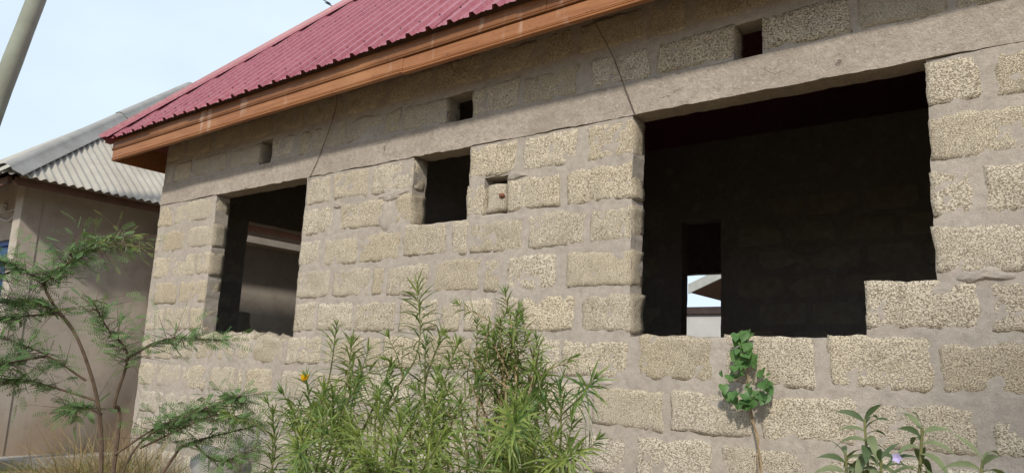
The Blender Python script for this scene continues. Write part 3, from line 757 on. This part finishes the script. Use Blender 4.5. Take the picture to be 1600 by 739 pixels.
# ---- narrow-leaved shrubs (several plants in front of the wall)
def shrub(label, base, tips, mat, seed, leafL=(.11, .175), leafW=.0082, frac=.62, flowers=(), side=2, dead=0, step=.0066):
    r = random.Random(seed); t = empty('narrow_leaf_shrub'); t.location = base
    tag(t, label, 'shrub', 'narrow-leaved shrubs in front of the block wall')
    B = Vector(base); st = MB(); fo = MB()
    def shoot(p0, tip, r0, frac, lsc=1.0):
        p0 = Vector(p0); tip = Vector(tip); L = (tip-p0).length
        mid = p0.lerp(tip, .5)+Vector((r.uniform(-.09, .09)*L, r.uniform(-.09, .09)*L, .05*L)); q3 = p0.lerp(tip, .8)+Vector((r.uniform(-.04, .04)*L, r.uniform(-.04, .04)*L, .0))
        c = spline([p0, mid, q3, tip], 8)
        st.tube([p-B for p in c], [r0*(1-.75*i/(len(c)-1)) for i in range(len(c))], 5)
        seg = [(c[i+1]-c[i]).length for i in range(len(c)-1)]; tot = sum(seg); s = tot*(1-frac); k = r.random()*6
        while s < tot:
            acc = 0
            for i, l in enumerate(seg):
                if acc+l >= s: break
                acc += l
            tt = (s-acc)/l; p = c[i].lerp(c[i+1], tt); ax = (c[i+1]-c[i]).normalized()
            k += 2.39996
            a = ax.cross(Vector((.2, .1, 1))); 
            if a.length < .1: a = ax.cross(Vector((1, 0, 0)))
            a.normalize(); b = ax.cross(a); rad = a*math.cos(k)+b*math.sin(k)
            near = 1-(tot-s)/(tot*frac)                        # 0 at the lowest leaves, 1 at the tip
            spread = 1.35-.8*near**3
            d = rad*math.sin(spread)+ax*math.cos(spread)+rdir(r)*.16
            Lf = r.uniform(*leafL)*lsc*(1-.45*near**4)*(.75+.25*min(1, near*4))
            if r.random() < .93: leaf_strip(fo, p-B, d, ax, Lf, leafW*r.uniform(.8, 1.2), r.uniform(.5, 1.5)*(1.3-near*.8), .3, prof=[.3, .95, 1, .7, 0])
            s += step*r.uniform(.7, 1.4)*(1.25-.6*near)
        for i in range(9):                                    # spike of young leaves
            d = (c[-1]-c[-3]).normalized()+rdir(r)*.45
            leaf_strip(fo, c[-1]-B, d, rdir(r), r.uniform(.03, .06)*lsc, leafW*.7, .05, .3, prof=[.3, .9, 0])
        return c
    for tp in tips:
        tp = Vector(tp); p0 = B+Vector((r.uniform(-.13, .13), r.uniform(-.1, .1), 0))
        c = shoot(p0, tp, r.uniform(.007, .012), frac*r.uniform(.75, 1.15)*(.62 if tp.z > 1.3 else .8))
        for _ in range(side):
            i = r.randint(int(len(c)*.45), int(len(c)*.8)); q = c[i]
            off = Vector((r.uniform(-.22, .22), r.uniform(-.2, .12), r.uniform(.08, .22)))
            shoot(q, q+off, .004, .8, .9)
    s_ = st.build('stem', M['drystem'] if dead else M['greenstem'], t)
    o = fo.build('foliage', mat, t); tag(o, kind='stuff')
    for fp in flowers:
        fm = MB()
        for i in range(5):
            a = i*1.2566
            leaf_strip(fm, Vector(fp)-B, Vector((math.cos(a)*.5, math.sin(a)*.5, .8)), Vector((-math.sin(a), math.cos(a), .3)).cross(Vector((0,0,1))), .04, .022, -.2, .2)
        fm.build('flower', M['flower'], t)
    if dead:
        dm = MB()
        for i in range(dead):
            p0 = B+Vector((r.uniform(-.16, .16), r.uniform(-.12, .08), 0)); h = r.uniform(.75, 1.22)
            c = spline([p0, p0+Vector((r.uniform(-.07, .07), r.uniform(-.05, .05), h*.5)), p0+Vector((r.uniform(-.16, .16), r.uniform(-.1, .1), h))], 6)
            dm.tube([p-B for p in c], [.009*(1-.8*j/(len(c)-1))*r.uniform(.6, 1.1) for j in range(len(c))], 5)
        dm.build('dead_stem', M['drystem'], t)
    return t
shrub('narrow-leaved shrub with one yellow flower, leftmost in front of the block wall', (-2.95, -1.32, 0), [(-3.05,-1.2,1.40),(-3.06,-1.35,1.15),(-3.04,-1.1,1.33),(-3.03,-1.0,1.29),(-3.08,-1.4,1.0),(-3.08,-1.5,.97),(-2.64,-1.2,1.22),(-2.63,-1.4,1.15),(-2.73,-1.45,1.08),(-3.2,-1.4,.84),(-2.73,-1.6,.92),(-2.85,-1.55,.98),(-2.6,-1.6,1.0),(-2.75,-1.3,1.12)], M['olea'], 3, flowers=[(-3.06,-1.36,1.13)], side=1)
shrub('narrow-leaved shrub with one tall thin shoot standing above the rest', (-2.35, -1.35, 0), [(-2.61,-1.1,1.61),(-2.43,-1.2,1.33),(-2.52,-1.0,1.38),(-2.33,-1.1,1.33),(-2.38,-1.5,1.03),(-2.3,-1.4,1.05),(-2.13,-1.4,1.1),(-2.03,-1.3,1.18),(-2.26,-1.7,.95),(-2.05,-1.7,.95),(-1.84,-1.7,.98),(-2.5,-1.4,1.1),(-2.42,-1.6,.98),(-2.15,-1.6,1.02),(-1.98,-1.6,1.04),(-2.3,-1.25,1.2)], M['olea'], 8, side=1)
shrub('fine pale-leaved shrub with bare brown stems below the small window', (-1.98, -1.2, 0), [(-2.15,-1.0,1.56),(-2.22,-1.1,1.42),(-2.13,-.9,1.47),(-2.12,-.95,1.38),(-2.04,-.9,1.33),(-2.09,-1.1,1.41),(-2.02,-1.0,1.36),(-2.07,-1.2,1.3),(-1.92,-1.0,1.2),(-1.94,-1.5,1.09),(-2.1,-.95,1.5),(-2.0,-.95,1.28)], M['olea2'], 15, leafL=(.06, .11), leafW=.0075, side=3, dead=26, frac=.5)
shrub('low bushy narrow-leaved shrub left of the climbing vine', (-1.6, -1.4, 0), [(-1.77,-1.1,1.17),(-1.70,-1.3,1.12),(-1.72,-1.4,1.08),(-1.64,-1.2,1.03),(-1.54,-1.6,1.02),(-1.73,-1.5,1.06),(-1.51,-1.5,1.0),(-1.73,-1.6,1.0),(-1.85,-1.6,.97),(-1.81,-1.25,1.1)], M['olea'], 21, side=2)

# ---- thorn sapling
def sapling():
    r = random.Random(5); t = empty('thorn_sapling'); B = Vector((-5.93, -.85, 0)); t.location = B
    tag(t, 'spindly thorn tree sapling with feathery leaves before the grey plastered house', 'tree')
    br = [[(-5.93,-.85,0),(-5.97,-.88,.4),(-5.98,-.93,.74),(-6.0,-1.01,1.02),(-6.08,-1.15,1.36),(-6.2,-1.3,1.59),(-6.22,-1.35,1.73),(-6.11,-1.28,1.85),(-5.91,-1.17,2.02),(-5.65,-.97,2.01)],
    [(-5.99,-.97,.88),(-6.28,-1.31,1.0),(-6.34,-1.44,1.0)],[(-6.04,-1.04,1.02),(-6.14,-1.29,1.19),(-6.29,-1.56,1.31)],
    [(-6.08,-1.15,1.36),(-6.15,-1.26,1.5),(-6.27,-1.4,1.57),(-6.44,-1.55,1.56)],[(-6.22,-1.35,1.73),(-6.27,-1.52,1.8),(-6.28,-1.65,1.85)],
    [(-5.9,-.82,0),(-5.87,-.84,.73),(-5.83,-.91,.87),(-5.67,-.94,1.22),(-5.71,-1.08,1.39),(-5.73,-1.21,1.59)],
    [(-5.70,-.92,1.20),(-5.52,-.74,1.35),(-5.18,-.51,1.36)],[(-6.22,-1.35,1.73),(-6.18,-1.26,1.88),(-6.15,-1.21,1.96),(-6.0,-1.10,2.06),(-5.78,-1.0,2.09)],
    [(-5.88,-.8,0),(-5.59,-.56,.46),(-5.52,-.44,.6),(-5.2,-.12,.74)],[(-5.87,-.84,.5),(-5.67,-.68,.69),(-5.58,-.54,.77),(-5.49,-.39,.84)],
    [(-5.86,-.8,.3),(-5.75,-.72,.59),(-5.43,-.57,.8),(-5.12,-.42,.93),(-5.03,-.42,.96)],[(-5.98,-.92,.78),(-6.08,-1.02,.83),(-6.19,-1.08,.78)],
    [(-5.52,-.44,.6),(-5.26,-.38,.49),(-4.98,-.26,.6)],[(-5.75,-.72,.55),(-5.25,-.48,.81),(-4.99,-.38,.8)],
    [(-6.15,-1.26,1.5),(-6.3,-1.5,1.45),(-6.38,-1.66,1.40)],[(-6.14,-1.29,1.19),(-6.3,-1.5,1.12),(-6.35,-1.6,1.1)],[(-6.27,-1.52,1.8),(-6.3,-1.66,1.72),(-6.3,-1.75,1.7)]]
    def far(p):
        x, y, z = p; u = max(0, min(1, (x+5.85)/.5)); k = .80+.02*u
        return (x*k, -3.7+(y+3.7)*k, max(0, 1.2+(z-1.2)*k) if z > .01 else 0)
    br = [[far(p) for p in b] for b in br]
    B = Vector(br[0][0]); t.location = B
    wood = MB(); lf = MB(); ly = MB(); th = MB()
    for bi, pts in enumerate(br):
        c = spline(pts, 7); n = len(c)
        r0 = .0125 if pts[0][2] < .01 else .0065
        wood.tube([p-B for p in c], [r0*(1-.8*i/(n-1))+.0012 for i in range(n)], 6)
        i0 = int(n*(.62 if bi == 0 else .55 if bi in (5, 8) else .3))
        for i in range(i0, n):
            p = c[i]; ax = (c[min(i+1, n-1)]-c[max(i-1, 0)]).normalized()
            young = (bi in (0, 7) and i > n*.85)
            for _ in range(10 if bi in (1, 2, 3, 4, 6, 14, 15, 16) else 9):
                d = (rdir(r)*1.0+ax*.5); d.z *= .45; d.normalize()
                sub = p
                if r.random() < .5:                       # short spur twig
                    sub = p+d*r.uniform(.03, .19); wood.tube([p-B, sub-B], [.002, .001], 4, False)
                L = r.uniform(.07, .11)*(.6 if young else 1)
                nrm = Vector((r.uniform(-.6, .9), r.uniform(-1.2, .3), r.uniform(.3, 1))).normalized()
                sdv = d.cross(nrm).normalized()
                k = 7; tgt = ly if young else lf
                for j in range(k):
                    q = sub+d*(L*(j+1)/k)+Vector((0, 0, -.010*(j/k)**2))
                    for sg_ in (-1, 1):
                        dd = (sdv*sg_+d*.45+nrm*r.uniform(-.1, .2))
                        leaf_strip(tgt, q-B, dd, nrm, r.uniform(.02, .031)*(.5 if young else 1)*(.6+.4*math.sin(3*(j+1)/k)), .0026 if young else .0052, .15, .1, prof=[.7, 1, 0])
            if r.random() < (.9 if bi in (0, 4, 6, 7) else .35):
                for sg_ in (-1, 1):
                    a = ax.cross(rdir(r)).normalized()*sg_
                    th.tube([p-B, p+a*r.uniform(.035, .07)+ax*.01-B], [.0018, .0003], 4, False)
    wood.build('trunk', M['bark'], t); tag(lf.build('crown', M['acac'], t), kind='stuff'); tag(ly.build('young_leaves', M['acac2'], t), kind='stuff'); tag(th.build('thorns', M['thorn'], t), kind='stuff')
sapling()

# ---- climbing vine: every leaf is a piece of its own
def heart(s):
    pts = [(0, -.06), (.28, -.20), (.5, .02), (.44, .34), (.20, .66), (0, .92), (-.20, .66), (-.44, .34), (-.5, .02), (-.28, -.20)]
    V = [(0, .25*s, -.03*s)]+[(x*s, y*s, .10*s*abs(x)*2) for x, y in pts]
    F = [(0, 1+i, 1+(i+1) % 10) for i in range(10)]
    return V, F
def vine():
    r = random.Random(9); t = empty('climbing_vine'); B = Vector((-1.31, -.06, 0)); t.location = B
    tag(t, 'green climbing vine with heart-shaped leaves on a dry stem below the large opening', 'vine')
    mb = MB(); 
    st_ = spline([(-1.31,-.06,0),(-1.33,-.05,.6),(-1.345,-.04,.85),(-1.38,-.035,1.04),(-1.40,-.03,1.14),(-1.41,-.03,1.3),(-1.41,-.035,1.46)], 6)
    mb.tube([p-B for p in st_], [.0055-.003*i/len(st_) for i in range(len(st_))], 6)
    mb.tube([p-B+Vector((.012*math.sin(i*.9), -.006, 0)) for i, p in enumerate(st_[:26])], .003, 5)
    mb.build('stem', M['drystem'], t)
    meshes = []
    for i in range(5):
        V, F = heart(.05*(.5+.19*i)); me = bpy.data.meshes.new('leaf'); me.from_pydata(V, [], F); me.materials.append(M['vine']); me.shade_smooth(); meshes.append(me)
    for i in range(80):
        h = r.random()
        z = 1.09+.38*h
        wd = .035 if z > 1.36 else (.05 if z > 1.29 else (.112 if z > 1.15 else .07))
        cx = -1.41+(.015 if z < 1.28 else 0)
        x = cx+r.uniform(-wd, wd); y = -.035-r.random()*.09*(1 if z < 1.3 else .5)
        o = bpy.data.objects.new('leaf', r.choice(meshes)); C.objects.link(o); o.parent = t
        nrm = Vector((r.uniform(-.9, 1.0), -1, r.uniform(-.1, 1.5))).normalized()
        dn = Vector((r.uniform(-.8, .8), -.15, -1)); yv = (dn-nrm*dn.dot(nrm)).normalized(); xv = yv.cross(nrm)
        m4 = Matrix(((xv.x, yv.x, nrm.x, x-B.x), (xv.y, yv.y, nrm.y, y-B.y), (xv.z, yv.z, nrm.z, z-B.z), (0, 0, 0, 1)))
        o.matrix_local = m4
vine()

# ---- broad-leaved plant at the lower right
def broad():
    r = random.Random(14); t = empty('broad_leaf_plant'); B = Vector((-.40, -1.87, 0)); t.location = B+Vector((.025, 0, .0))
    tag(t, 'broad grey-green leaved plant with drooping leaves at the lower right', 'plant')
    shoots = [((-.40,-1.9,0), (-.35,-1.9,1.135), .55), ((-.43,-1.82,0), (-.485,-1.8,1.14), .7), ((-.36,-1.9,0), (-.24,-1.95,1.085), .35), ((-.42,-1.84,0), (-.44,-1.86,1.06), .7), ((-.45,-1.80,0), (-.53,-1.79,1.06), .6)]
    stm = MB(); k = 0
    def leafobj(p, d, nrm, L, W, droop, mat):
        mb = MB(); leaf_strip(mb, Vector((0, 0, 0)), d, nrm, L, W, droop, .22, prof=[.10, .55, .92, 1.0, .85, .5, .0])
        o = mb.build('leaf', mat, t, True); o.location = p-B
    for p0, tip, sc in shoots:
        c = spline([p0, Vector(p0).lerp(Vector(tip), .6)+Vector((r.uniform(-.03, .03), r.uniform(-.03, .03), 0)), tip], 10)
        stm.tube([p-B for p in c], [.006*(1-.5*i/(len(c)-1)) for i in range(len(c))], 6)
        n = 26; ang = r.random()*6
        for i in range(n):
            q = i/(n-1); p = c[-1]-Vector((0, 0, (1-q)*.17)); p.x += (c[-6].x-c[-1].x)*(1-q)
            ang += 2.2
            el = .25+.75*q**3
            d = Vector((math.cos(ang)*math.cos(el), math.sin(ang)*math.cos(el), math.sin(el)))
            L = (.112-.035*q**3)*r.uniform(.75, 1.1)*(.8+.3*sc); 
            leafobj(p, d, Vector((r.uniform(-.8, .8), r.uniform(-.9, 0), .7)), L, L*r.uniform(.17, .24), r.uniform(1.6, 3.4)*(1-.6*q**2), M['broad'] if r.random() < .72 else M['broad2'])
    stm.build('stem', M['greenstem'], t)
    fm = MB()
    for i in range(5):
        a = i*1.2566; leaf_strip(fm, Vector((-.385,-1.97,1.075))-B, Vector((math.cos(a), -.4, math.sin(a))), Vector((0, -1, 0)), .012, .009, 0, .1, prof=[.5, 1, 0])
    fm.build('flower', M['lilac'], t)
broad()

# ---- dry grass round the sapling, green grass, stones
def blades(name, n, area, hgt, wid, mat, label, cat, seed, lean=.6):
    r = random.Random(seed); mb = MB()
    for i in range(n):
        x, y, k = area(r)
        h = r.uniform(*hgt)*k
        d = Vector((r.uniform(-lean, lean), r.uniform(-lean, lean), 1))
        leaf_strip(mb, Vector((x, y, gh(x, y)-.01)), d, rdir(r), h, wid*r.uniform(.6, 1.3), r.uniform(.1, 1.5), .2, prof=[.8, .9, .6, 0])
    o = mb.build(name, mat); tag(o, label, cat, kind='stuff'); return o
def a_dry(r):
    while True:
        x, y = r.gauss(-6.65, .42), r.gauss(-.40, .2)
        if -7.6 < x < -5.4 and y < -.07: break
    return x, y, max(.4, 1.08-.55*math.hypot(x+6.75, (y+.4)))
blades('dry_grass', 1700, a_dry, (.35, 1.1), .007, M['drygrass'], 'tangle of dry straw-coloured grass round the foot of the thorn sapling', 'dry grass', 1, 1.1)
blades('green_grass', 2600, lambda r: (r.uniform(-9.2, -4.6), r.uniform(-2.0, .9) if r.random() < .6 else r.uniform(-1.2, -.1), 1), (.06, .22), .007, M['grass'], 'short green grass on the ground between the two houses', 'grass', 2)
blades('wall_grass', 900, lambda r: (r.uniform(-7.3, -3.4), r.uniform(-.7, -.06), 1), (.2, .6), .006, M['grass'], 'thin weedy grass along the foot of the block wall', 'grass', 3)
r = random.Random(31)
for i, (x, y, z, s, lab) in enumerate([(-5.50, -.30, .14, .26, 'large pale stone in the heap at the foot of the block wall'), (-5.15, -.28, .12, .22, 'smaller pale stone right of the large one at the wall foot'), (-5.85, -.26, .10, .2, 'pale stone left of the large one at the wall foot'), (-5.45, -.26, .42, .17, 'pale stone lying on top of the large stone at the wall foot')]):
    V, F = rblock(-s, s, -s*.6, s*.6, -s*.7, s*.7, s*.45, s*.28, .05, i+40, None, .04)
    o = obj('stone', V, F, M['stone'], None, True); o.location = (x, y, z); o.rotation_euler = (r.uniform(-.3, .3), r.uniform(-.3, .3), r.uniform(0, 3))
    tag(o, lab, 'stone', 'stones heaped at the wall foot')

# ---- small unseen tree added behind the viewer, whose thin crown shades the right end of the wall
def added_shade_tree():
    r = random.Random(77); t = empty('added_shade_tree'); B = Vector((4.15, -6.75, 0)); t.location = B
    tag(t, 'added unseen thin-crowned tree, shading the right end of the block wall', 'tree')
    wd = MB(); lf = MB(); c0 = Vector((3.2, -6.5, 6.4))-B
    tr = spline([(0, 0, 0), (.05, .05, 2.2), (-.1, .1, 4.2), (-.2, .22, 5.6)], 6); wd.tube(tr, [.11-.07*i/len(tr) for i in range(len(tr))], 8)
    for i in range(16):
        d = rdir(r); e = c0+Vector((d.x*.95, d.y*.95, d.z*.9)); p0 = tr[r.randint(11, len(tr)-1)]
        c = spline([p0, p0.lerp(e, .5)+Vector((0, 0, .12)), e], 5); wd.tube(c, [.03-.024*j/len(c) for j in range(len(c))], 5)
        for k in range(520):
            q = c[r.randint(3, len(c)-1)]+rdir(r)*r.random()*.38
            leaf_strip(lf, q, rdir(r), rdir(r), r.uniform(.07, .12), .045, .4, .2, prof=[.2, 1, .8, 0])
    wd.build('trunk', M['bark'], t); tag(lf.build('crown', M['olea'], t), kind='stuff')
added_shade_tree()
